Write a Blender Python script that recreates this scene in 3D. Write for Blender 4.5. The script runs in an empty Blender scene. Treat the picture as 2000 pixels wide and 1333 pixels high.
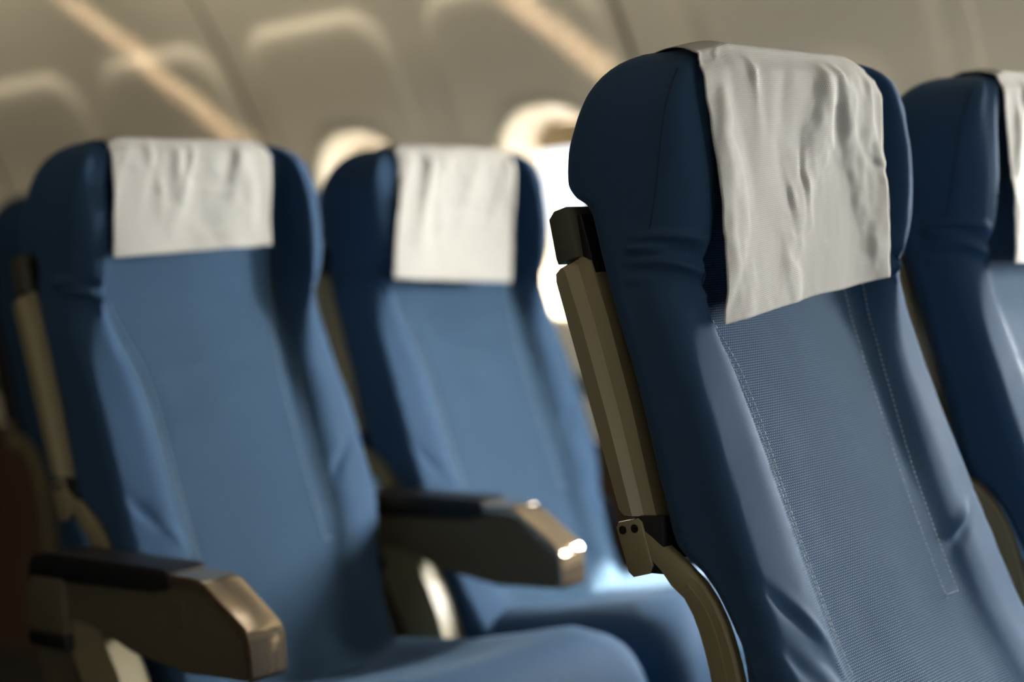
import bpy, bmesh, math, random
from mathutils import Vector, Matrix, noise
SC = bpy.context.scene
COL = SC.collection
random.seed(7)

# ------------------------------------------------------------------ camera
# X runs across the cabin towards the window wall, Y runs aft, Z up (metres)
cd = bpy.data.cameras.new('camera')
cam = bpy.data.objects.new('camera', cd); COL.objects.link(cam)
right = Vector((.65931, -.74963, -.05811)); up = Vector((.07083, -.01503, .99738)); fwd = Vector((.74853, .66169, -.04319))
cam.matrix_world = Matrix(((right.x, up.x, -fwd.x, 0), (right.y, up.y, -fwd.y, 0), (right.z, up.z, -fwd.z, .95), (0, 0, 0, 1)))
cd.sensor_width = 36; cd.lens = 3262/2000*36; cd.clip_start = .02
cd.dof.use_dof = True; cd.dof.focus_distance = 1.42; cd.dof.aperture_fstop = 2.2
SC.camera = cam

# ------------------------------------------------------------------ view, world, lights
SC.view_settings.view_transform = 'Standard'; SC.view_settings.look = 'None'
SC.view_settings.gamma = 1; SC.view_settings.use_curve_mapping = False
SC.view_settings.exposure = -0.06
wd = bpy.data.worlds.new('sky'); SC.world = wd; wd.use_nodes = True
wd.node_tree.nodes['Background'].inputs[0].default_value = (.9, .95, 1, 1)
wd.node_tree.nodes['Background'].inputs[1].default_value = 2.0

WX = 2.55          # window wall at window height
PITCH = .54        # window spacing
WIN_Y = [-3.03, -2.48, -1.93, -1.38, -.83, -.28, .27, .82, 1.46] + [2.10 + PITCH*k for k in range(0, 8)]
SHUT_AFT = 3.0     # windows aft of here have their shades pulled down
CX = .81           # cabin centre line
def area(name, loc, rot, sx, sy, power, col, spread=math.pi):
    l = bpy.data.lights.new(name, 'AREA'); l.shape = 'RECTANGLE'; l.size = sx; l.size_y = sy
    l.energy = power; l.color = col; l.spread = spread
    o = bpy.data.objects.new(name, l); COL.objects.link(o); o.location = loc; o.rotation_euler = rot
    return o
# daylight outside every window of the seat side and of the far side behind the camera
WIN_POWER = 26.0
BLANK = 1.46      # bay without a window
for k, y in enumerate(WIN_Y):
    if y > SHUT_AFT or y == BLANK: continue
    p = WIN_POWER*(6.0 if .5 < y < 1 else 3.4 if .1 < y < 1 else .6)
    area('daylight', (WX+.16, y, 1.08), (0, math.radians(90), 0), .50, .40, p, (1, .985, .95))
for k, y in enumerate(WIN_Y):
    area('daylight_far_side', (2*CX-WX-.16, y, 1.08), (0, math.radians(-90), 0), .50, .40, .25, (1, .95, .88))
# added fill lamp far forward, behind the camera; no door is modelled
area('front_fill', (.75, -3.15, 1.15), (math.radians(90), 0, 0), 1.0, 1.6, 21, (.96, .98, 1))
# low sun from front right, reaching in through the windows only
sl = bpy.data.lights.new('sun', 'SUN'); sl.energy = 60; sl.color = (1, .86, .66); sl.angle = math.radians(1.2)
so_ = bpy.data.objects.new('sun', sl); COL.objects.link(so_); so_.rotation_euler = Vector((-1, .82, -.90)).to_track_quat('-Z', 'Y').to_euler()
# thin warm lamps added near the far wall to streak the window wall slantwise
for y, z in ((3.16, 1.45), (2.10, 1.50)):
    o = area('streak_lamp', (-.62, y, z), (0, 0, 0), .62, .028, .11, (1, .74, .52), math.radians(1.6))
    o.rotation_euler = (Matrix.Rotation(math.radians(-90), 3, 'Y') @ Matrix.Rotation(math.radians(45), 3, 'Z')).to_euler()
# dim warm fill lamps added under the ceiling
for y in (-1.0, 1.0, 3.0):
    area('ceiling_fill', (CX, y, 2.10), (0, 0, 0), .25, 1.6, .6, (1, .80, .55))
# lamps added under the overhead bins to brighten the window wall
for y in (-.6, .5, 1.6, 2.7, 3.8):
    area('sidewall_fill', (2.05, y, 1.80), (0, math.radians(-28), 0), .06, 1.0, 3.2 if y < 3 else 2.4, (1, .91, .78), math.radians(120))

# ------------------------------------------------------------------ materials
def lin(r, g, b):
    f = lambda c: (c/255/12.92) if c/255 <= .04045 else ((c/255+.055)/1.055)**2.4
    return (f(r), f(g), f(b), 1)
class NT:
    def __init__(s, name):
        s.m = bpy.data.materials.new(name); s.m.use_nodes = True; s.t = s.m.node_tree
        s.b = s.t.nodes['Principled BSDF']; s.out = s.t.nodes['Material Output']
    def n(s, kind, **kw):
        x = s.t.nodes.new(kind)
        for k, v in kw.items(): setattr(x, k, v)
        return x
    def l(s, a, b): s.t.links.new(a, b)
    def math(s, op, a, b=None, c=None):
        x = s.n('ShaderNodeMath', operation=op)
        for i, v in enumerate((a, b, c)):
            if v is None: continue
            if isinstance(v, (int, float)): x.inputs[i].default_value = v
            else: s.l(v, x.inputs[i])
        return x.outputs[0]
def plain(name, col, rough=.5, metal=0, spec=.5, bump=0, scale=200, coat=0, var=.06):
    t = NT(name); t.b.inputs['Roughness'].default_value = rough; t.b.inputs['Metallic'].default_value = metal
    t.b.inputs['Specular IOR Level'].default_value = spec; t.b.inputs['Coat Weight'].default_value = coat
    co = t.n('ShaderNodeTexCoord'); nz = t.n('ShaderNodeTexNoise'); nz.inputs['Scale'].default_value = scale
    nz.inputs['Detail'].default_value = 3
    t.l(co.outputs['Object'], nz.inputs['Vector'])
    mix = t.n('ShaderNodeMix', data_type='RGBA'); t.l(nz.outputs['Fac'], mix.inputs[0])
    mix.inputs[6].default_value = tuple(c*(1-var) for c in col[:3])+(1,); mix.inputs[7].default_value = tuple(min(1, c*(1+var)) for c in col[:3])+(1,)
    t.l(mix.outputs[2], t.b.inputs['Base Color'])
    if bump:
        bp = t.n('ShaderNodeBump'); bp.inputs['Strength'].default_value = bump; bp.inputs['Distance'].default_value = .001
        t.l(nz.outputs['Fac'], bp.inputs['Height']); t.l(bp.outputs[0], t.b.inputs['Normal'])
    return t.m
def weave(name, c_lo, c_hi, pu, pv, depth=.0004, rough=.75, sheen=.12, stagger=True, strength=.8, nscale=14, nvar=.12, aniso=0):
    """woven cloth: staggered thread bumps, UV in metres"""
    t = NT(name); uv = t.n('ShaderNodeUVMap'); sp = t.n('ShaderNodeSeparateXYZ'); t.l(uv.outputs[0], sp.inputs[0])
    u = t.math('MULTIPLY', sp.outputs[0], 1/pu); v = t.math('MULTIPLY', sp.outputs[1], 1/pv)
    if stagger:
        fl = t.math('FLOOR', v); odd = t.math('MODULO', fl, 2.0); u = t.math('ADD', u, t.math('MULTIPLY', odd, .5))
    fu = t.math('SUBTRACT', t.math('FRACT', u), .5); fv = t.math('SUBTRACT', t.math('FRACT', v), .5)
    d = t.math('ADD', t.math('MULTIPLY', fu, fu), t.math('MULTIPLY', t.math('MULTIPLY', fv, fv), 1.4))
    h = t.math('MAXIMUM', t.math('SUBTRACT', 1, t.math('MULTIPLY', d, 4.0)), 0)
    nz = t.n('ShaderNodeTexNoise'); nz.inputs['Scale'].default_value = nscale; nz.inputs['Detail'].default_value = 4
    co = t.n('ShaderNodeTexCoord'); t.l(co.outputs['Object'], nz.inputs['Vector'])
    mix = t.n('ShaderNodeMix', data_type='RGBA'); t.l(h, mix.inputs[0]); mix.inputs[6].default_value = c_lo; mix.inputs[7].default_value = c_hi
    hs = t.n('ShaderNodeHueSaturation'); t.l(mix.outputs[2], hs.inputs['Color'])
    t.l(t.math('ADD', t.math('MULTIPLY', nz.outputs['Fac'], 2*nvar), 1-nvar), hs.inputs['Value'])
    t.l(hs.outputs[0], t.b.inputs['Base Color'])
    bp = t.n('ShaderNodeBump'); bp.inputs['Strength'].default_value = strength; bp.inputs['Distance'].default_value = depth
    t.l(h, bp.inputs['Height']); t.l(bp.outputs[0], t.b.inputs['Normal'])
    t.b.inputs['Roughness'].default_value = rough; t.b.inputs['Sheen Weight'].default_value = sheen
    t.b.inputs['Sheen Roughness'].default_value = .4; t.b.inputs['Sheen Tint'].default_value = (.6, .8, 1, 1)
    t.b.inputs['Specular IOR Level'].default_value = .18
    return t.m
M = {}
M['panel'] = weave('blue_woven_panel_fabric', (.016, .045, .094, 1), (.092, .180, .290, 1), .0030, .0021, .0005, strength=.9, rough=.8, nvar=.06)
M['side'] = weave('blue_plain_fabric', (.026, .068, .140, 1), (.050, .114, .218, 1), .0016, .0012, .0002, strength=.5, rough=.75, nvar=.05)
M['cover'] = weave('white_embossed_cover_cloth', (.44, .435, .40, 1), (.55, .545, .50, 1), .0024, .0017, .0003, rough=.8, sheen=.1, strength=.7, nvar=.03)
M['cover'].node_tree.nodes['Principled BSDF'].inputs['Sheen Tint'].default_value = (1, 1, 1, 1)
M['thread'] = plain('pale_thread', lin(172, 184, 196), .6)
M['pipe'] = plain('navy_piping', lin(22, 34, 52), .7)
M['beige'] = plain('beige_painted_metal', lin(150, 140, 108), .38, 0, .5, .15, 900)
M['olive'] = plain('dark_olive_plastic', lin(78, 76, 62), .45, 0, .5, .15, 700)
M['dark'] = plain('black_shell_plastic', lin(26, 26, 26), .5, 0, .4, .2, 600)
M['pad'] = plain('black_armrest_vinyl', lin(20, 20, 22), .42, 0, .5, .4, 500)
M['armside'] = plain('taupe_armrest_plastic', lin(98, 91, 72), .5, 0, .4, .2, 700)
M['chrome'] = plain('polished_bronze_cap', lin(200, 182, 158), .10, .85, .5, 0)
M['screw'] = plain('dark_screw_metal', lin(50, 46, 38), .35, .7)
M['wall'] = plain('warm_grey_sidewall_plastic', lin(198, 190, 168), .35, 0, .45, .12, 300, var=.02)
M['reveal'] = plain('tan_window_reveal', lin(176, 163, 138), .5)
M['farwall'] = plain('darkened_far_sidewall', lin(92, 86, 76), .6)  # unseen wall colour darkened to cut the light it bounces back
M['low_wall'] = plain('shaded_brown_lower_wall', lin(74, 58, 44), .95, 0, .1, .8, 400, var=.2)  # seats' shade on the lower wall, put into the dark brown
M['gasket'] = plain('brown_joint_gasket', lin(92, 82, 64), .7)
M['shade'] = plain('tan_window_shade', lin(176, 160, 130), .6)
M['ledge'] = plain('pale_wall_ledge', lin(190, 182, 162), .5)
M['carpet'] = plain('dark_carpet', lin(42, 38, 36), .95, 0, .1, 1, 300, var=.3)
M['bin'] = plain('darkened_bin_plastic', lin(128, 120, 104), .4)  # bin and ceiling colour darkened to reduce bounced fill light
g = NT('acrylic_window_pane'); tr = g.n('ShaderNodeBsdfTransparent'); gl = g.n('ShaderNodeBsdfGlossy'); gl.inputs['Roughness'].default_value = .03
ly = g.n('ShaderNodeLayerWeight'); ly.inputs[0].default_value = .12; mx = g.n('ShaderNodeMixShader')
g.l(g.math('MULTIPLY', ly.outputs[0], .4), mx.inputs[0]); g.l(tr.outputs[0], mx.inputs[1]); g.l(gl.outputs[0], mx.inputs[2]); g.l(mx.outputs[0], g.out.inputs[0])
M['glass'] = g.m
em = NT('ceiling_lamp_glow'); em.b.inputs['Base Color'].default_value = (.9, .85, .75, 1); em.b.inputs['Emission Color'].default_value = (1, .8, .55, 1); em.b.inputs['Emission Strength'].default_value = .8
M['lamp'] = em.m

# ------------------------------------------------------------------ mesh helpers
def link(name, me, mats, parent=None, smooth=True):
    for m in (mats if isinstance(mats, (list, tuple)) else [mats]): me.materials.append(m)
    if smooth:
        for p in me.polygons: p.use_smooth = True
    o = bpy.data.objects.new(name, me); COL.objects.link(o); o.parent = parent
    return o
def from_bm(name, bm, mats, parent=None, smooth=True, sharp=40):
    bmesh.ops.recalc_face_normals(bm, faces=bm.faces[:])
    me = bpy.data.meshes.new(name); bm.to_mesh(me); bm.free()
    o = link(name, me, mats, parent, smooth)
    if smooth and sharp: me.set_sharp_from_angle(angle=math.radians(sharp))
    return o
def interp(tab, x):
    if x <= tab[0][0]: return tab[0][1]
    for (a, b), (c, d) in zip(tab, tab[1:]):
        if x <= c: 
            return b + (d-b)*(x-a)/(c-a)
    return tab[-1][1]
def cinterp(tab, x):
    """smooth (Catmull-Rom) table lookup"""
    n = len(tab)
    if x <= tab[0][0]: return tab[0][1]
    if x >= tab[-1][0]: return tab[-1][1]
    for i in range(n-1):
        if x <= tab[i+1][0]: break
    x0, y0 = tab[i]; x1, y1 = tab[i+1]; h = x1-x0; t = (x-x0)/h
    def sl(j):
        if j <= 0: return (tab[1][1]-tab[0][1])/(tab[1][0]-tab[0][0])
        if j >= n-1: return (tab[-1][1]-tab[-2][1])/(tab[-1][0]-tab[-2][0])
        a = (tab[j][1]-tab[j-1][1])/(tab[j][0]-tab[j-1][0]); b = (tab[j+1][1]-tab[j][1])/(tab[j+1][0]-tab[j][0])
        return 0 if a*b <= 0 else 2*a*b/(a+b)
    m0, m1 = sl(i)*h, sl(i+1)*h
    return (2*t**3-3*t*t+1)*y0+(t**3-2*t*t+t)*m0+(-2*t**3+3*t*t)*y1+(t**3-t*t)*m1
def sm(a, b, x):
    t = max(0, min(1, (x-a)/(b-a))); return t*t*(3-2*t)
def gs(x, s): return math.exp(-(x/s)**2)
def resample(pts, n, closed=False):
    """Catmull-Rom through 2D/3D points, n samples spaced evenly by arc"""
    P = [Vector(p) for p in pts]; N = len(P); out = []
    seg = N if closed else N-1
    for i in range(seg):
        p1, p2 = P[i], P[(i+1) % N]
        p0 = P[(i-1) % N] if closed or i > 0 else p1*2-p2
        p3 = P[(i+2) % N] if closed or i+2 < N else p2*2-p1
        for k in range(12):
            t = k/12
            out.append(.5*((2*p1)+(p2-p0)*t+(2*p0-5*p1+4*p2-p3)*t*t+(3*p1-p0-3*p2+p3)*t**3))
    out.append(P[0].copy() if closed else P[-1].copy())
    L = [0]
    for a, b in zip(out, out[1:]): L.append(L[-1]+(b-a).length)
    res = []; j = 0; m = n if closed else n-1
    for k in range(n):
        s = L[-1]*k/m
        while j < len(L)-2 and L[j+1] < s: j += 1
        d = L[j+1]-L[j]; res.append(out[j].lerp(out[j+1], (s-L[j])/d if d else 0))
    return res
def prism(name, poly, x0, x1, mat, parent=None, bevel=.002, seg=2, sharp=35):
    """polygon of (a, z) points extruded across x"""
    bm = bmesh.new()
    A = [bm.verts.new((x0, a, z)) for a, z in poly]; B = [bm.verts.new((x1, a, z)) for a, z in poly]
    bm.faces.new(A); bm.faces.new(B[::-1]); n = len(A)
    for i in range(n): bm.faces.new((A[i], B[i], B[(i+1) % n], A[(i+1) % n]))
    if bevel: bmesh.ops.bevel(bm, geom=[e for e in bm.edges if e.calc_face_angle(0) > .35 or abs(e.verts[0].co.x-e.verts[1].co.x) < 1e-6], offset=bevel, segments=seg, profile=.6, affect='EDGES', clamp_overlap=True)
    return from_bm(name, bm, mat, parent, sharp=sharp)
def box(name, lo, hi, mat, parent=None, bevel=.003, seg=2):
    return prism(name, [(lo[1], lo[2]), (hi[1], lo[2]), (hi[1], hi[2]), (lo[1], hi[2])], lo[0], hi[0], mat, parent, bevel, seg)
def tube_bm(bm, pts, r, n=8, cap=True, mat=0):
    P = [Vector(p) for p in pts]; rings = []; prev = None
    for i, p in enumerate(P):
        t = (P[min(i+1, len(P)-1)]-P[max(i-1, 0)]).normalized()
        u = Vector((1, 0, 0)) if prev is None else prev
        u = (u-t*u.dot(t)); 
        if u.length < 1e-4: u = Vector((0, 0, 1))-t*t.z
        u.normalize(); prev = u; v = t.cross(u)
        rr = r[i] if isinstance(r, (list, tuple)) else r
        rings.append([bm.verts.new(p+(u*math.cos(2*math.pi*k/n)+v*math.sin(2*math.pi*k/n))*rr) for k in range(n)])
    for a, b in zip(rings, rings[1:]):
        for k in range(n):
            f = bm.faces.new((a[k], a[(k+1) % n], b[(k+1) % n], b[k])); f.material_index = mat
    if cap:
        bm.faces.new(rings[0]); bm.faces.new(rings[-1][::-1])
def ribbon(name, path, wid, x0, x1, mat, parent, bevel=.002):
    """bar that follows a (a,z) path with the given width, extruded across x"""
    P = resample([(a, z, 0) for a, z in path], 22); L, R = [], []
    for i, p in enumerate(P):
        t = (P[min(i+1, len(P)-1)]-P[max(i-1, 0)]).normalized(); nrm = Vector((-t.y, t.x, 0))
        w = interp(wid, i/(len(P)-1))/2 if isinstance(wid, list) else wid/2
        L.append((p.x+nrm.x*w, p.y+nrm.y*w)); R.append((p.x-nrm.x*w, p.y-nrm.y*w))
    return prism(name, L+R[::-1], x0, x1, mat, parent, bevel)
def setp(o, label=None, cat=None, group=None, kind=None):
    for k, v in (('label', label), ('category', cat), ('group', group), ('kind', kind)):
        if v: o[k] = v
    return o

# ------------------------------------------------------------------ seat profile tables  (z -> a); local origin = row line on the floor
FRONT = [(.44, .602), (.50, .640), (.55, .668), (.61, .700), (.667, .721), (.74, .745), (.805, .764), (.86, .780), (.89, .787), (.92, .790), (.955, .785), (.985, .779), (1.02, .775), (1.055, .774), (1.08, .774), (1.105, .774), (1.13, .781)]
REAR = [(.44, .735), (.50, .748), (.56, .753), (.61, .758), (.65, .770), (.69, .795), (.715, .822), (.76, .833), (.84, .851), (.90, .869), (.96, .887), (.99, .893), (1.000, .898), (1.008, .910), (1.02, .917), (1.045, .914), (1.067, .906), (1.096, .893), (1.115, .880), (1.13, .870)]
RECESS = [(.44, .004), (.52, .008), (.62, .011), (.75, .015), (.85, .020), (.90, .030), (.95, .044), (1.03, .046), (1.09, .028), (1.13, .006)]
SEAM = [(.44, .080), (.62, .082), (.74, .080), (.84, .075), (.90, .060), (.96, .045), (1.0, .044), (1.08, .042), (1.13, .036)]      # seam distance from the edge
ROUND = [(.44, .020), (.70, .016), (.85, .016), (.90, .026), (.935, .036), (.97, .032), (1.02, .026), (1.06, .020), (1.09, .014), (1.13, .009)]
HALF = .192; XC = .192
INSET = [(.44, .004), (.60, .0), (.90, .0), (.955, .003), (1.00, .002), (1.04, .001), (1.07, .002), (1.09, .006), (1.105, .013), (1.115, .020), (1.122, .028), (1.13, .04)]
INSET_R = [(.44, -.030), (.62, -.026), (.70, -.016), (.78, -.004), (.85, .002), (.92, .000), (.97, -.010), (1.03, -.006), (1.07, .004), (1.09, .014), (1.105, .028), (1.115, .044), (1.122, .058), (1.13, .075)]
INSET_R1B = [(.44, -.030), (.62, -.026), (.70, -.016), (.78, -.002), (.85, .008), (.92, .012), (.97, .008), (1.03, .012), (1.07, .020), (1.09, .030), (1.105, .042), (1.115, .054), (1.122, .064), (1.13, .08)]
ZTOP = 1.122
FOLDS = {   # (x, z, dx, dz, length, width, depth) strokes pressed into the cloth; x in seat coordinates
 0: [(.010, .958, .034, -.016, .022, .0045, -.0055), (.012, .945, .030, -.016, .020, .004, .0035), (.010, .968, .034, -.008, .020, .005, .003), (.012, .932, .030, -.010, .018, .006, -.0025),
     (.350, .948, .02, -.014, .014, .005, -.004), (.345, .935, .02, -.010, .014, .005, .003), (.345, .925, .018, .0, .012, .006, -.002),
     (.030, .660, .030, -.030, .030, .008, -.006), (.045, .650, .030, -.035, .030, .007, .005), (.020, .620, .040, -.050, .035, .009, -.004),
     (.345, .690, -.030, -.020, .018, .006, .005), (.340, .678, -.030, -.020, .022, .006, -.005), (.07, .60, .05, -.05, .05, .012, -.004)],
 1: [(.010, .962, .034, -.012, .026, .005, -.005), (.012, .950, .030, -.012, .022, .005, .004), (.340, .950, .02, -.010, .018, .006, -.004),
     (.18, .862, .10, .002, .055, .010, .0035), (.19, .842, .10, -.004, .050, .009, -.0030), (.17, .80, .09, .006, .06, .012, .002), (.15, .77, .08, .01, .05, .012, -.002),
     (.035, .690, .030, -.035, .030, .008, -.006), (.050, .675, .030, -.035, .030, .007, .005), (.335, .72, -.03, -.03, .03, .008, -.005)],
}
VAR = 0
INSET_R1 = [(.44, .065), (.54, .050), (.61, .022), (.68, -.002)]+[p for p in INSET_R1B if p[0] > .75]
def ring_pts(z, r_off=0):
    af, ar, rc, xs, cr = cinterp(FRONT, z), cinterp(REAR, z), cinterp(RECESS, z), cinterp(SEAM, z), cinterp(ROUND, z)
    if VAR: ar += .014*sm(.66, .74, z)*(1-sm(.94, .99, z))
    h = HALF; d = ar-af
    w = sm(.92, .99, z); m = lambda p, q: p+(q-p)*w     # w: 0 = flat bolster, 1 = slanted headrest wing
    half = [(h, rc), (h*.75, rc+.0005), (xs+.034, rc), (xs+.014, rc), (xs+.003, rc-.001), (xs-m(.006, .002), rc*.66), (xs-m(.015, .007), rc*m(.25, .28)), (xs-m(.025, .014), m(.0006, 0)), (m(xs*.5+cr*.1, xs*.52), m(.0, .0022)), (m(cr*.62, .0115), m(.0035, .0065)), (m(cr*.28, .0050), m(cr*.34, cr*.52)), (m(cr*.06, .0014), m(cr*.75, cr*.85)), (0, cr*1.15), (0, cr*1.15+.016),
            (0, d*.78), (.002, d-.016), (.010, d-.004), (.030, d), (h*.6, d), (h, d)]
    il, ir = cinterp(INSET, z), cinterp(INSET_R1 if VAR else INSET_R, z)
    sl, sr = (h-il)/h, (h-ir)/h
    fx = lambda x, i: i+x*(h-i)/h
    left = [(XC-h+fx(x, il), af+y) for x, y in half]; rt = [(XC+h-fx(x, ir), af+y) for x, y in half[-2:0:-1]]
    return left+rt, af, ar
NR = 200
def backrest_mesh(variant):
    global VAR; VAR = variant
    zs = []; z = .44
    while z < 1.096: zs.append(z); z += .0026
    st = [(z, 0.0) for z in zs]+[(1.102, .0), (1.108, .0005), (1.1135, .002), (1.1185, .0045), (1.1225, .009), (1.1252, .015), (1.1265, .022)]
    bm = bmesh.new(); uvl = bm.loops.layers.uv.new('UVMap'); rings = []; uvs = {}
    folds = FOLDS[variant]
    for zi, (z, inset) in enumerate(st):
        P, af, ar = ring_pts(z)
        R = resample([(x, a, 0) for x, a in P], NR, True)
        ctr = Vector((XC, (af+ar)/2+.012, 0)); ring = []; u = 0; prev = None
        for k, p in enumerate(R):
            q = p.copy()
            if inset:
                dx = max(-1, min(1, (q.x-XC)/(HALF)))
                q.x -= dx*inset; q.y += (ctr.y-q.y)*min(1, inset/.05)
            # soft cloth undulation
            n = noise.noise(Vector((q.x*9, z*6+variant*5, q.y*9)))*.0016+noise.noise(Vector((q.x*30, z*14+variant*3, q.y*30)))*.0006
            front = 1 if (q.y-af) < .07 else 0
            dy = 0
            if front:
                ed = min(q.x, 2*XC-q.x); xs = cinterp(SEAM, z)
                w = (1-sm(.05, .07, q.y-af))*(1-sm(xs-.022, xs-.008, ed)*(1-sm(xs+.005, xs+.03, ed)))
                for (fx, fz, ddx, ddz, ln, wd_, dp) in folds:
                    if abs(q.x-fx) > .16 or abs(z-fz) > .12: continue
                    L = math.hypot(ddx, ddz); tx, tz = ddx/L, ddz/L
                    ex, ez = q.x-fx, z-fz
                    along = ex*tx+ez*tz; across = -ex*tz+ez*tx
                    dy += (1.9 if z > .9 else 1.1)*dp*gs(along, ln)*gs(across, wd_*.85)*w
            nx = (q.x-ctr.x); ny = (q.y-ctr.y)
            sgn = 1 if q.y < ctr.y else -1
            q.y -= (n+dy)*sgn
            if abs(nx) > HALF-.03: q.x += math.copysign(n+dy*.5, nx)
            if prev is not None: u += (p-prev).length
            prev = p
            v = bm.verts.new((q.x, q.y, z+(noise.noise(Vector((q.x*8, q.y*8, variant)))*.002 if z > 1.09 else 0)))
            ring.append(v); uvs[v] = (u, z)
        rings.append(ring)
    nf = 0
    seam_l, seam_r = XC-HALF+.064, XC+HALF-.064
    for a, b in zip(rings, rings[1:]):
        for k in range(NR):
            k2 = (k+1) % NR
            f = bm.faces.new((a[k], a[k2], b[k2], b[k]))
            c = f.calc_center_median(); af = cinterp(FRONT, c.z)
            f.material_index = 1 if (seam_l < c.x < seam_r and c.y < af+.06 and c.z < 1.1) else 0
            for lp in f.loops:
                uu, vv = uvs[lp.vert]
                if k2 == 0 and lp.vert in (a[0], b[0]): uu = uvs[a[NR-1]][0]+.006
                lp[uvl].uv = (uu, vv)
    # top cap: strips from front half to rear half
    top = rings[-1]; cv = bm.verts.new(sum((v.co for v in top), Vector())/NR+Vector((0, 0, .0015))); uvs[cv] = (0, 1.15)
    for k in range(NR):
        f = bm.faces.new((top[k], top[(k+1) % NR], cv))
        for lp in f.loops: lp[uvl].uv = (lp.vert.co.x, lp.vert.co.y)
    bm.faces.new(rings[0][::-1])
    bmesh.ops.recalc_face_normals(bm, faces=bm.faces[:])
    me = bpy.data.meshes.new('backrest'); bm.to_mesh(me); bm.free()
    return me
def front_a(x, z):
    """aft coordinate of the front cloth surface at x, z"""
    P, af, ar = ring_pts(z); best = []
    for (x0, a0), (x1, a1) in zip(P, P[1:]+P[:1]):
        if min(x0, x1) <= x <= max(x0, x1) and abs(x1-x0) > 1e-6: best.append(a0+(a1-a0)*(x-x0)/(x1-x0))
    return min(best) if best else af
def stitch_mesh(which):
    global VAR; VAR = 0
    """two double rows of pale stitches, one mesh"""
    bm = bmesh.new()
    xs_ = lambda d, side: [(z, (cinterp(SEAM, z)+d(z)) if side == 0 else 2*XC-cinterp(SEAM, z)-d(z)) for z in (.60, .65, .70, .75, .80, .84, .87, .90, .93, .96)]
    gap = lambda z: interp([(.60, .004), (.72, .006), (.80, .010), (.90, .013)], z)
    rows = [(xs_(lambda z: 0, 0), .955, .628), (xs_(gap, 0), .935, .600), (xs_(lambda z: .021, 1), .955, .628), (xs_(lambda z: -.002, 1), .955, .632)]
    for tab, zt, zb in [rows[which]]:
        tb = sorted(tab); z = zt
        while z > zb:
            p = []
            for t in (0, .33, .66, 1):
                zz = z-.0030*t; x = cinterp(tb, zz)
                lift = .0009*math.sin(math.pi*(.1+.8*t))
                p.append(Vector((x, front_a(x, zz)-.0018-lift, zz)))
            tube_bm(bm, p, .00042, 6)
            z -= .0048
    x = .284
    while x < .303 and which == 2:
        p = [Vector((x+.003*t, front_a(x+.003*t, .629)-.002, .629)) for t in (0, .5, 1)]; tube_bm(bm, p, .00042, 6); x += .0046
    bmesh.ops.recalc_face_normals(bm, faces=bm.faces[:])
    me = bpy.data.meshes.new('stitching'); bm.to_mesh(me); bm.free(); return me
def piping_mesh(side):
    bm = bmesh.new()
    for s in (side,):
        pts = []
        z = .975
        while z < 1.112:
            af = cinterp(FRONT, z); ins = cinterp(INSET if s == 0 else INSET_R, z); d = cinterp(REAR, z)-af
            off = cinterp(ROUND, z)*1.15+.006
            x = (XC-HALF+ins) if s == 0 else (XC+HALF-ins)
            pts.append((x+(-.0002 if s == 0 else .0002), af+off, z)); z += .01
        tube_bm(bm, pts, .0006, 6)
    bmesh.ops.recalc_face_normals(bm, faces=bm.faces[:])
    me = bpy.data.meshes.new('piping'); bm.to_mesh(me); bm.free(); return me
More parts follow.
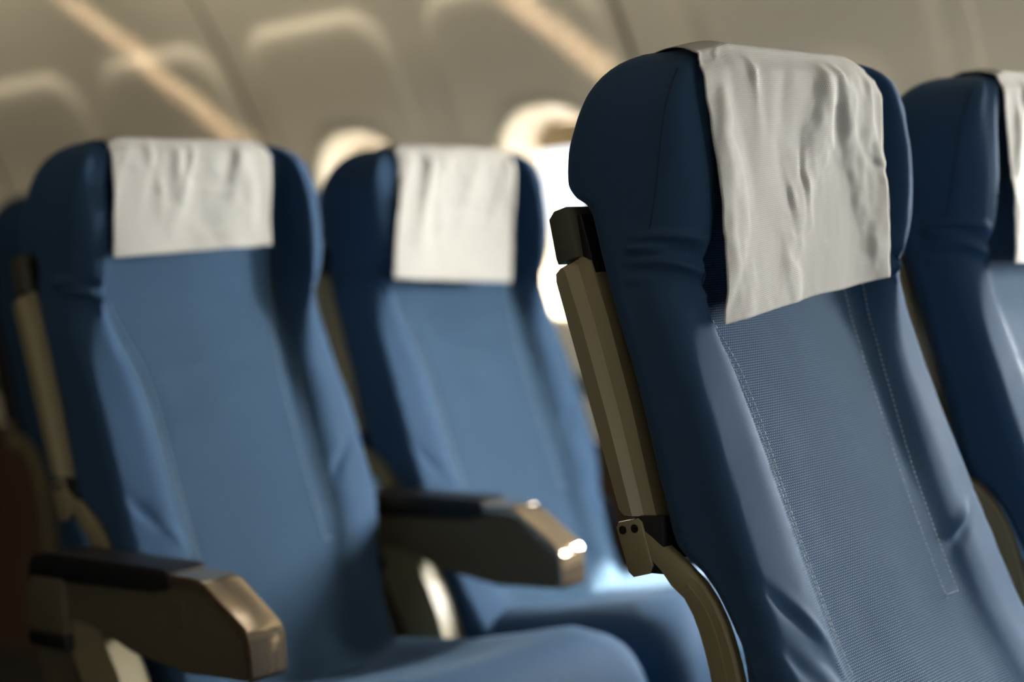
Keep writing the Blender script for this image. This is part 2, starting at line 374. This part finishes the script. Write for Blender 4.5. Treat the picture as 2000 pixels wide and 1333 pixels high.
def cushion_mesh():
    """seat pan cushion: crowned slab with a raised rounded front"""
    NX, NA = 60, 70; bm = bmesh.new(); uvl = bm.loops.layers.uv.new('UVMap')
    x0, x1, a0, a1 = -.015, .432, .315, .72
    cr = .055
    def outline(n=120):
        pts = []
        for cx, cy, s in ((x0+cr, a0+cr, 180), (x1-cr, a0+cr, 270), (x1-.02, a1-.02, 0), (x0+.02, a1-.02, 90)):
            r = cr if cy < .5 else .02
            for k in range(13):
                t = math.radians(s+90*k/12); pts.append((cx+r*math.cos(t), cy+r*math.sin(t)))
        pts = [tuple(v) for v in (Vector(p).lerp(Vector(q), t/4) for p, q in zip(pts, pts[1:]+pts[:1]) for t in range(4 if math.dist(p, q) > .1 else 1))]
        return [(x+(.024 if x < .1 else -.034 if x > .3 else 0)*sm(.36, .56, y), y) for x, y in pts]
    O = outline(); n = len(O); cx, cy = (x0+x1)/2, (a0+a1)/2
    def top(x, y):
        s = (y-a0)/(a1-a0)
        z = cinterp([(0, .502), (.08, .518), (.2, .524), (.45, .508), (.8, .490), (1, .483)], s)
        e = min(x-x0, x1-x); z += .010*sm(0, .10, e)-.016*sm(.06, .20, e)*sm(.08, .40, s)
        return z
    prof = [(0, .36, 0), (0, .40, 0), (0, .445, 0)]
    rings = []
    for z in (.345, .35, .375, .405, .435, .452): 
        k = .006 if z < .35 else 0
        rings.append([bm.verts.new((x+(cx-x)*k*2, y+(cy-y)*k*2, z)) for x, y in O])
    for t in (15, 30, 45, 60, 75, 90):
        f = .045*(1-math.cos(math.radians(t))); hh = math.sin(math.radians(t))
        r = []
        for x, y in O:
            dx, dy = cx-x, cy-y; L = math.hypot(dx, dy); q = (x+dx/L*f, y+dy/L*f); zt = top(*q)-.004
            r.append(bm.verts.new((q[0], q[1], .452+(zt-.452)*hh)))
        rings.append(r)
    for s in (.9, .78, .64, .5, .36, .22, .1):
        r = []
        for x, y in O:
            dx, dy = cx-x, cy-y; L = math.hypot(dx, dy); qx, qy = x+dx/L*.045, y+dy/L*.045
            qx, qy = cx+(qx-cx)*s, cy+(qy-cy)*s
            r.append(bm.verts.new((qx, qy, top(qx, qy)+.002*noise.noise(Vector((qx*12, qy*12, 0))))))
        rings.append(r)
    for a, b in zip(rings, rings[1:]):
        for k in range(n): bm.faces.new((a[k], a[(k+1) % n], b[(k+1) % n], b[k]))
    c = bm.verts.new((cx, cy, top(cx, cy)))
    for k in range(n): bm.faces.new((rings[-1][k], rings[-1][(k+1) % n], c))
    bm.faces.new(rings[0][::-1])
    for f in bm.faces:
        for lp in f.loops: lp[uvl].uv = (lp.vert.co.x, lp.vert.co.y+lp.vert.co.z)
    bmesh.ops.recalc_face_normals(bm, faces=bm.faces[:])
    me = bpy.data.meshes.new('seat_cushion'); bm.to_mesh(me); bm.free(); return me

def make_armrest(parent):
    """armrest left of the seat: body, vinyl pad, polished cap, mount and curved support"""
    X0, X1 = -.050, -.006
    F = lambda P: [(a if a < .6 else .6+(a-.6)*.83, z) for a, z in P]
    body = [(.455, .558), (.462, .560), (.56, .553), (.66, .566), (.75, .588), (.79, .594), (.868, .594), (.875, .600), (.875, .636), (.868, .642), (.52, .644), (.505, .640), (.455, .600)]
    arm = prism('armrest', F(body), X0, X1, M['armside'], parent, .003, 3)
    prism('armrest_pad', F([(.575, .641), (.575, .657), (.585, .661), (.84, .664), (.868, .660), (.882, .650), (.884, .636), (.876, .630), (.60, .636)]), X0-.004, X1+.004, M['pad'], arm, .004, 3)
    prism('armrest_cap', [(.575, .6425), (.575, .6555), (.530, .6545), (.515, .649), (.458, .610), (.4515, .598), (.4515, .562), (.457, .556), (.4605, .560), (.4605, .599), (.514, .6415), (.53, .6435)], X0-.0015, X1+.0015, M['chrome'], arm, .0022, 3)
    # small square cover plate on the side face
    box('cover_plate', (X0-.0012, .555, .603), (X0+.002, .573, .628), M['armside'], arm, .0008, 1)
    mount = prism('armrest_mount', F([(.800, .572), (.884, .572), (.888, .582), (.886, .622), (.872, .636), (.800, .636)]), X0-.006, X1+.002, M['armside'], arm, .004, 2)
    prism('mount_band', F([(.798, .556), (.885, .556), (.890, .563), (.888, .574), (.798, .574)]), X0-.007, X1+.003, M['pad'], arm, .003, 2)
    ribbon('armrest_support', [(.755, .600), (.738, .56), (.710, .51), (.69, .45), (.68, .38), (.68, .31)], [(0, .062), (.3, .068), (1, .060)], X0+.004, X1-.004, M['beige'], parent, .008)
    ribbon('mount_leg', [(.810, .560), (.800, .51), (.775, .44), (.745, .37), (.73, .31)], [(0, .070), (.3, .062), (1, .055)], X0+.008, X1-.010, M['armside'], parent, .006)
    return arm

PROTO = {}
def tray_slab(parent):
    """folded tray: thick slab whose side edges carry a raised facet"""
    base = [(.8325, .736), (.860, .736), (.865, .741), (.9185, .936), (.9185, .945), (.913, .951), (.897, .957), (.888, .953), (.872, .905), (.8525, .83)]
    mid = [(.8430, .7365), (.8595, .7365), (.8645, .7415), (.9180, .936), (.9180, .945), (.9125, .9500), (.904, .9525), (.899, .949), (.884, .900), (.8640, .826)]
    cap = [(.8490, .7385), (.8575, .7385), (.8625, .743), (.9165, .936), (.9165, .943), (.9115, .9475), (.909, .948), (.906, .944), (.8905, .896), (.8700, .822)]
    bm = bmesh.new(); W = XC*2; rings = []
    for pts, x in ((cap, -.0085), (mid, .0005), (base, .0035), (base, W-.0035), (mid, W-.0005), (cap, W+.0085)):
        rings.append([bm.verts.new((x, a, z)) for a, z in pts])
    n = len(base)
    for a, b in zip(rings, rings[1:]):
        for k in range(n): bm.faces.new((a[k], a[(k+1) % n], b[(k+1) % n], b[k]))
    bm.faces.new(rings[0]); bm.faces.new(rings[-1][::-1])
    es = [e for e in bm.edges if e.calc_face_angle(0) > .3]
    bmesh.ops.bevel(bm, geom=es, offset=.0012, segments=2, profile=.5, affect='EDGES', clamp_overlap=True)
    return from_bm('tray_table', bm, M['beige'], parent, True, 30)
def build_seat(variant):
    root = bpy.data.objects.new('airline_seat', None); COL.objects.link(root); root.empty_display_size = .1
    b = link('backrest', PROTO['back%d' % variant], [], root)
    for k in range(4): link_mesh('stitching', PROTO['stitch%d' % k], b)
    for k in range(2): link_mesh('piping', PROTO['pipe%d' % k], b)
    link_mesh('seat_cushion', PROTO['cush'], root)
    # hard shell between cushion and tray
    sh = prism('backrest_shell', [(.822, .70), (.841, .76), (.856, .84), (.888, .955), (.897, .993), (.908, .993), (.905, .960), (.868, .84), (.852, .76), (.838, .70)], .006, XC*2-.006, M['dark'], root, .002)
    prism('shell_cap', [(.897, .957), (.9175, .951), (.9195, .956), (.925, .990), (.919, .997), (.906, 1.000), (.902, .994)], -.004, XC*2+.004, M['olive'], root, .0016, 2)
    tray = tray_slab(root)
    prism('tray_latch', [(.9130, .925), (.924, .922), (.926, .950), (.917, .955)], XC-.02, XC+.02, M['olive'], tray, .002)
    for s in (0, 1):
        xa, xb = (-.0065, .0005) if s == 0 else (XC*2-.0005, XC*2+.0065)
        hp = prism('tray_hinge', [(.8325, .697), (.8365, .690), (.853, .686), (.858, .690), (.8685, .727), (.866, .732), (.846, .736), (.842, .733)], xa, xb, M['beige'], root, .0018, 2)
        for (sa, sz) in ((.861, .7255), (.8485, .7275)):
            bm = bmesh.new(); xs = xa-.0006 if s == 0 else xb+.0006
            xi = xs+.002*(1 if s == 0 else -1)
            tube_bm(bm, [(xs, sa, sz), (xi, sa, sz)], .0037, 16)
            tube_bm(bm, [(xs-(.0006 if s == 0 else -.0006), sa, sz), (xi, sa, sz)], .0018, 6)
            from_bm('screw', bm, M['screw'], hp)
        box('hinge_block', ((-.004 if s == 0 else XC*2-.010), .822, .690), ((.010 if s == 0 else XC*2+.004), .850, .738), M['dark'], root, .002)
        ax = (-.005, .008) if s == 0 else (XC*2-.008, XC*2+.005)
        fa = ribbon('frame_arm', [(.846, .722), (.824, .704), (.805, .690), (.787, .668), (.775, .640), (.766, .600), (.762, .55), (.760, .48), (.760, .40)], [(0, .014), (.12, .018), (.3, .024), (1, .030)], ax[0], ax[1], M['beige'], root, .0035)
        gx = (ax[0]-.0007, ax[0]+.001) if s == 0 else (ax[1]-.001, ax[1]+.0007)
        ribbon('groove', [(.800, .684), (.786, .664), (.776, .640), (.768, .60), (.764, .55), (.762, .50)], [(0, .004), (.12, .009), (1, .011)], gx[0], gx[1], M['beige'], fa, .0006)
    # substructure down to the floor
    box('base_frame', (.0, .28, .315), (.42, .70, .348), M['dark'], root, .006)
    for a in (.34, .66):
        bm = bmesh.new(); tube_bm(bm, [(-.03, a, .30), (.455, a, .30)], .02, 16); from_bm('cross_tube', bm, M['olive'], root)
    for a, sgn in ((.33, 1), (.67, -1)):
        ribbon('leg', [(a, .30), (a+.02*sgn, .18), (a+.005*sgn, .06), (a-.01*sgn, .002)], [(0, .06), (.5, .035), (1, .05)], .19, .23, M['olive'], root, .004)
    return root
def link_mesh(name, me, parent):
    o = bpy.data.objects.new(name, me); COL.objects.link(o); o.parent = parent; return o
for v in (0, 1): PROTO['back%d' % v] = backrest_mesh(v)
for key, fn, mats in [('stitch%d' % k, (lambda k=k: stitch_mesh(k)), ['thread']) for k in range(4)]+[('pipe%d' % k, (lambda k=k: piping_mesh(k)), ['pipe']) for k in range(2)]+[('cush', cushion_mesh, ['side'])]:
    me = fn(); PROTO[key] = me
    for m in mats: me.materials.append(M[m])
    for p in me.polygons: p.use_smooth = True
for v in (0, 1):
    for m in ('side', 'panel'): PROTO['back%d' % v].materials.append(M[m])
    for p in PROTO['back%d' % v].polygons: p.use_smooth = True

def copy_tree(o, parent=None):
    c = o.copy(); COL.objects.link(c); c.parent = parent
    for ch in o.children: copy_tree(ch, c)
    return c
AX, AY = 1.107, 0.0
seat_front = build_seat(0)
seat_soft = build_seat(1)
SEATS = [  # source, x, y, armrest on its left, label
 (seat_front, AX, 0.0, False, 'blue seat closest to the camera, its stitched backrest filling the right of the picture'),
 (None, AX+.493, -.015, False, 'dark blue seat cut off by the right edge, partly hidden behind the closest seat'),
 (seat_soft, AX-.004, .834, True, 'blurred blue aisle seat on the left with a bronze-tipped armrest in front'),
 (None, AX+.474, .850, True, 'brightly lit blurred blue seat in the middle, right of the left aisle seat'),
 (None, AX+1.000, .790, False, 'blue window-side seat almost hidden behind the closest seat'),
 (None, AX+.470, 1.70, False, 'dark seat sliver at the left edge, behind the left aisle seat'),
 (None, AX+.975, 1.640, False, 'small blue strip of seat seen between the two blurred front seats'),
]
made = []
for i, (src, x, y, armr, lab) in enumerate(SEATS):
    if src is None: src_o = seat_front if i == 1 else seat_soft; o = copy_tree(src_o)
    else: o = src
    made.append(o)
for i, (src, x, y, armr, lab) in enumerate(SEATS):
    o = made[i]; o.location = (x, y, 0)
    setp(o, lab, 'seat', 'blue seats in rows by the window wall')
for c in made[5].children:      # far-row tray recoloured dark, standing in for the shade behind the seats
    if c.name.startswith('tray_table'):
        c.data = c.data.copy(); c.data.materials[0] = M['dark']; c['label'] = 'folded tray with shade painted in dark'
arm_done = None
for i, (src, x, y, armr, lab) in enumerate(SEATS):
    if not armr: continue
    if arm_done is None:
        before = set(COL.objects); make_armrest(made[i]); arm_done = [c for c in COL.objects if c not in before and c.parent == made[i]]
    else:
        for a in arm_done: copy_tree(a, made[i])
    for c in made[i].children:
        if c.name.split('.')[0] in ('armrest', 'armrest_support', 'mount_leg'): c.location.x = {2: -.012, 3: .008}.get(i, 0)

# ------------------------------------------------------------------ headrest covers
def cover(seat_xy, xl, xr, zl, zr, seed, label, amp=1.0, topw=0.0, bl=0.0, drift=.02):
    NU, NV = 110, 170; bm = bmesh.new(); uvl = bm.loops.layers.uv.new('UVMap')
    rnd = random.Random(seed)
    def skirt(x, z):      # front hang: wraps the wing crests, bridges the hollow between them
        af = cinterp(FRONT, z); rc = cinterp(RECESS, z)
        
        hang = cinterp([(.88, .783), (.95, .777), (1.0, .7755), (1.03, .7745), (1.055, .774), (1.08, .774), (1.105, .774), (1.13, .781)], z)      # leaves the crest and hangs free below it
        sag = .012*sm(.05, .19, x)*sm(.36, .26, x)*sm(1.11, 1.02, z)
        return min(hang-.003+sag, front_a(x, z)-.003)
    pleats = [(rnd.uniform(.08, .95), rnd.uniform(-.25, .25), rnd.uniform(.008, .018), rnd.uniform(.0015, .0040)*(1 if rnd.random() < .6 else -1)) for _ in range(13)]
    creases = [(rnd.uniform(0, 1), rnd.uniform(.2, .95), rnd.uniform(0, math.pi), rnd.uniform(.010, .035), rnd.uniform(.003, .007), rnd.uniform(-.0022, .0022)) for _ in range(34)]
    grid = []
    for j in range(NV+1):
        row = []
        for i in range(NU+1):
            u = i/NU; zb = zl+(zr-zl)*u
            x = xl+(xr-xl)*u; rear_k = 1-sm(.30, .46, j/NV); x += (.034-.05*u)*rear_k
            vv0 = j/NV; x += drift*sm(.42, 1, vv0)
            # path: rear (z 1.02) up over the top and down the front
            top = 1.1315
            Lr, Lt, Lf = .10, .085, top-.004-zb
            s = (j/NV)*(Lr+Lt+Lf)
            edge = max(0, x-.255); edl = max(0, .06-x)
            ztop = top-.9*edge**1.3-.20*edl
            if s < Lr:
                z = 1.025+s*.85; a = cinterp(REAR, z)+.003-.012*sm(1.085, 1.12, z)
                z = min(z, ztop)
            elif s < Lr+Lt:
                t = (s-Lr)/Lt; a = .880+(.779-.880)*t
                z = ztop-.018*(1-t)**3-.006*t**8
            else:
                t = (s-Lr-Lt)/Lf; z = (ztop-.006)+(zb-(ztop-.006))*t
                a = skirt(x, z)
                a = a+(.779-a)*(1-sm(0, .10, t))
            # wrinkles, growing away from the fold over the top
            t2 = max(0, (s-Lr-Lt)/Lf)
            k = sm(-.02, .14, t2)*amp
            w = 0
            for (pu, lean, wd_, dp) in pleats:
                w += dp*gs(u-pu-lean*t2, wd_*(1+2.0*t2)*2)*sm(0, .08, t2)*(1-sm(.35, .95, t2))*1.4
            for (cu, cv, an, ln, wi, dp) in creases:
                ex, ez = (u-cu)*(xr-xl), (t2-cv)*Lf
                al = ex*math.cos(an)+ez*math.sin(an); ac = -ex*math.sin(an)+ez*math.cos(an)
                if abs(al) < .1: w += dp*gs(al, ln)*math.tanh(ac/wi)*gs(ac, wi*3)
            w += .0060*noise.noise(Vector((x*12, z*8, seed)))+.0016*noise.noise(Vector((x*38, z*26, seed+4)))+.0008*(noise.noise(Vector((x*90, z*60, seed+9))))
            a -= abs(w)*k*.35+w*k*.65+(.0015 if t2 > 0 else 0)
            if t2 > 0: a = min(a, front_a(min(max(x, .002), 2*XC-.002), min(z, 1.120))-.0015)
            xx = x-bl*t2*(1-u)+.0012*noise.noise(Vector((z*20, u*3, seed)))+(xr-xl)*topw*(t2)*(u-.5)
            zz = z+(.0015*noise.noise(Vector((x*18, seed, 2)))*t2)
            row.append(bm.verts.new((xx, a, zz)))
        grid.append(row)
    for j in range(NV):
        for i in range(NU):
            f = bm.faces.new((grid[j][i], grid[j][i+1], grid[j+1][i+1], grid[j+1][i]))
            f.smooth = True
            for lp, (jj, ii) in zip(f.loops, ((j, i), (j, i+1), (j+1, i+1), (j+1, i))):
                lp[uvl].uv = (ii/NU*(xr-xl), jj/NV*.40)
    o = from_bm('headrest_cover', bm, M['cover'], None, True, 0)
    so = o.modifiers.new('thick', 'SOLIDIFY'); so.thickness = .0008; so.offset = 0
    o.location = (seat_xy[0], seat_xy[1], 0)
    setp(o, label, 'headrest cover', 'white cloth covers over the seat tops')
    return o
cover((AX, 0), .014, .306, .894, .921, 3, 'sharp wrinkled white cloth cover over the top of the closest seat', 1.05, bl=-.008, drift=.012)
cover((AX+.493, -.015), .040, .312, .925, .925, 11, 'white cloth cover cut off by the right edge of the picture', drift=.012)
cover((AX-.004, .834), .040, .276, .989, .998, 21, 'short white cloth cover on the blurred left aisle seat', .65, bl=.010, drift=.004)
cover((AX+.474, .850), .044, .280, .946, .930, 31, 'long bright white cover on the middle blurred seat', .8, bl=.020, drift=-.006)

# ------------------------------------------------------------------ window wall
WALLX = [(0, 2.44), (.25, 2.52), (.6, 2.565), (.9, 2.57), (1.07, 2.555), (1.25, 2.505), (1.4, 2.435), (1.6, 2.315), (1.8, 2.15), (1.95, 1.98)]
def rrect(hw, h0, h1, r, n=24):
    """rounded rectangle outline centred at 0, z from h0 to h1"""
    pts = []
    for cx, cz, s in ((hw-r, h1-r, 0), (-hw+r, h1-r, 90), (-hw+r, h0+r, 180), (hw-r, h0+r, 270)):
        for k in range(n+1):
            t = math.radians(s+90*k/n); pts.append((cx+r*math.cos(t), cz+r*math.sin(t)))
    return pts
def radial(pts, ang, cz):
    """distance from (0,cz) to the outline in direction ang"""
    dx, dz = math.cos(ang), math.sin(ang); best = None; n = len(pts)
    for i in range(n):
        x0, z0 = pts[i]; x1, z1 = pts[(i+1) % n]; z0 -= cz; z1 -= cz
        den = dx*(z1-z0)-dz*(x1-x0)
        if abs(den) < 1e-12: continue
        t = (x0*(z1-z0)-z0*(x1-x0))/den; s = (x0*dz-z0*dx)/den
        if t > 0 and -1e-6 <= s <= 1+1e-6: best = t if best is None else min(best, t)
    return best
ZC = 1.07
def cell_mesh(blank=False):
    """one window bay: wall skin, shallow rounded recess and the funnel to the pane"""
    bm = bmesh.new(); hw = PITCH/2; NA = 160
    cell = [(hw, .60), (hw, 1.62), (-hw, 1.62), (-hw, .60)]
    angs = sorted([2*math.pi*k/NA for k in range(NA)]+[math.atan2(z-ZC, x) % (2*math.pi) for x, z in cell])
    shapes = [(cell, 0), (rrect(.226, .70, 1.500, .10), 0), (rrect(.220, .706, 1.494, .096), -.002), (rrect(.207, .722, 1.478, .088), -.017), (rrect(.198, .732, 1.468, .082), -.020),
              (rrect(.142, .842, 1.268, .122), -.012), (rrect(.137, .847, 1.262, .118), -.008), (rrect(.132, .853, 1.253, .113), .010), (rrect(.122, .864, 1.240, .105), .085), (rrect(.118, .868, 1.236, .102), .090)]
    rings = []
    for si, (sh, dep) in enumerate(shapes):
        sub = [(si, 1.0)]
        ring = []
        for an in angs:
            r = radial(sh, an, ZC); y, z = r*math.cos(an), ZC+r*math.sin(an)
            ring.append((y, z, dep))
        if rings:
            a = rings[-1]; m = 6 if si in (1, 5) else 1
            for q in range(1, m):
                t = q/m; rings.append([(p[0]+(r_[0]-p[0])*t, p[1]+(r_[1]-p[1])*t, p[2]+(r_[2]-p[2])*t) for p, r_ in zip(a, ring)])
        rings.append(ring)
    V = [[bm.verts.new((cinterp(WALLX, z)+d, y, z)) for y, z, d in ring] for ring in rings]
    n = len(angs)
    if blank:
        m = len(V)-4
        for ring in V[m:]:
            for v in ring: bm.verts.remove(v)
        V = V[:m]; bm.faces.new(V[-1])
    for a, b in zip(V, V[1:]):
        for k in range(n): bm.faces.new((a[k], a[(k+1) % n], b[(k+1) % n], b[k]))
    bmesh.ops.recalc_face_normals(bm, faces=bm.faces[:])
    me = bpy.data.meshes.new('wall_panel'); bm.to_mesh(me); bm.free()
    me.materials.append(M['wall']); me.materials.append(M['reveal'])
    for p in me.polygons:
        p.use_smooth = True
        c = p.center
        if c.x > cinterp(WALLX, c.z)+.004: p.material_index = 1
    return me
def pane_bm(hw, z0, z1, r, x, tilt=True, th=.004):
    bm = bmesh.new(); P = rrect(hw, z0, z1, r, 10)
    A = [bm.verts.new((cinterp(WALLX, z)+x, y, z)) for y, z in P]; B = [bm.verts.new((cinterp(WALLX, z)+x+th, y, z)) for y, z in P]
    bm.faces.new(A); bm.faces.new(B[::-1]); n = len(A)
    for i in range(n): bm.faces.new((A[i], A[(i+1) % n], B[(i+1) % n], B[i]))
    return bm
cell = cell_mesh(); blank_cell = cell_mesh(True)
def build_side(flip):
    side = 'far_side' if flip else 'window_side'
    wall = bpy.data.objects.new('wall_left' if flip else 'wall_right', None); COL.objects.link(wall); wall['kind'] = 'structure'
    y0, y1 = WIN_Y[0]-PITCH/2, WIN_Y[-1]+PITCH/2
    for y in WIN_Y:
        o = bpy.data.objects.new('window_bay', blank_cell if y == BLANK else cell); COL.objects.link(o); o.parent = wall; o.location = (0, y, 0)
    # plain skin above and below the bays
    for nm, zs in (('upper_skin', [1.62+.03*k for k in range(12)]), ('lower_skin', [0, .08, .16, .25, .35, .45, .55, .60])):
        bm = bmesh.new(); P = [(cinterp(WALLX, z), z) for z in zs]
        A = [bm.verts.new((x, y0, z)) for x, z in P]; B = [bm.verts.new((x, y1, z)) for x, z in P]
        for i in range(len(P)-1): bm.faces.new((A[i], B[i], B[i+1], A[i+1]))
        from_bm(nm, bm, M['low_wall'] if nm == 'lower_skin' else M['farwall'] if flip else M['wall'], wall, True, 0)
    # joint gaskets between double bays
    for y in [.545, 1.85, 2.93, 4.01, 5.09]:
        bm = bmesh.new(); rows = []
        zs = [.62+.04*k for k in range(33)]
        for z in zs:
            x = cinterp(WALLX, z)
            rows.append([bm.verts.new((x+dx, y+dy, z)) for dx, dy in ((.001, -.006), (-.0022, -.004), (-.0022, .004), (.001, .006))])
        for a, b in zip(rows, rows[1:]):
            for k in range(3): bm.faces.new((a[k], a[k+1], b[k+1], b[k]))
        from_bm('joint_gasket', bm, M['gasket'], wall)
    for ya, yb in ((1.73, 1.84), (1.09, 1.19)) + tuple((y-.28, y-.27) for y in WIN_Y[1:8]):
        bm = bmesh.new(); zs = [.60+.03*k for k in range(35)]
        A = [bm.verts.new((cinterp(WALLX, z)+.0004, ya, z)) for z in zs]; B = [bm.verts.new((cinterp(WALLX, z)+.0004, yb, z)) for z in zs]
        for i in range(len(zs)-1): bm.faces.new((A[i], B[i], B[i+1], A[i+1]))
        from_bm('filler_strip', bm, M['wall'], wall, True, 0)
    if flip:
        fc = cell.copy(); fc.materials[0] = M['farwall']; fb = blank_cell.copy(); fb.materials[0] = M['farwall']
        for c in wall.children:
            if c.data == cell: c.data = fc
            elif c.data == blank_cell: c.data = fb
        wall.rotation_euler = (0, 0, math.pi); wall.location = (2*CX, 2*((y0+y1)/2), 0)
    return wall
wall = build_side(False); far = build_side(True)
for side in (0, 1):
    root_x = 2*CX if side else 0; ysum = WIN_Y[0]+WIN_Y[-1]
    for k, y in enumerate(WIN_Y):
        if y == BLANK: continue
        w = bpy.data.objects.new('window_%d' % (k+1+side*len(WIN_Y)), None); COL.objects.link(w); w['kind'] = 'structure'
        if side == 0 and k == 0:
            p = from_bm('window_pane', pane_bm(.121, .865, 1.239, .104, .088), M['glass'], w); pm = p.data
            # shade lowered a hand's width with a pull lip
            sh2 = from_bm('window_shade', pane_bm(.119, .867, 1.237, .10, .080, th=.003), M['shade'], w); fullshade = sh2.data; bpy.data.objects.remove(sh2)
            s = from_bm('window_shade', pane_bm(.108, 1.185, 1.237, .02, .080, th=.003), M['shade'], w); smesh = s.data
        else:
            for nm, me in (('window_pane', pm), ('window_shade', fullshade if y > SHUT_AFT else smesh)): link_mesh(nm, me, w)
        if side: w.rotation_euler = (0, 0, math.pi)
        w.location = (root_x, y, 0)

# ------------------------------------------------------------------ floor, ceiling, bins, bulkheads
Y0, Y1 = WIN_Y[0]-PITCH/2, WIN_Y[-1]+PITCH/2
setp(box('floor', (2*CX-2.46, Y0, -.04), (2.46, Y1, 0), M['carpet'], None, 0), kind='structure')
def sweep(name, prof, mat, parent=None, kind=None):
    bm = bmesh.new(); A = [bm.verts.new((x, Y0, z)) for x, z in prof]; B = [bm.verts.new((x, Y1, z)) for x, z in prof]
    for i in range(len(prof)-1): bm.faces.new((A[i], B[i], B[i+1], A[i+1]))
    o = from_bm(name, bm, mat, parent); 
    if kind: o['kind'] = kind
    return o
sweep('ceiling', [(1.55, 2.02), (1.45, 2.12), (1.25, 2.16), (CX, 2.17), (2*CX-1.25, 2.16), (2*CX-1.45, 2.12), (2*CX-1.55, 2.02)], M['bin'], kind='structure')
prof = [(2.02, 1.94), (1.98, 1.84), (1.70, 1.78), (1.56, 1.80), (1.50, 1.86), (1.50, 1.96), (1.56, 2.04)]
sweep('trim_1', prof, M['bin'], kind='structure'); sweep('trim_2', [(2*CX-x, z) for x, z in prof], M['bin'], kind='structure')
for nm, y in (('wall_front', Y0), ('wall_back', Y1)):
    setp(box(nm, (2*CX-2.62, y-.02, 0), (2.62, y+.02, 2.2), M['farwall'], None, 0), kind='structure')
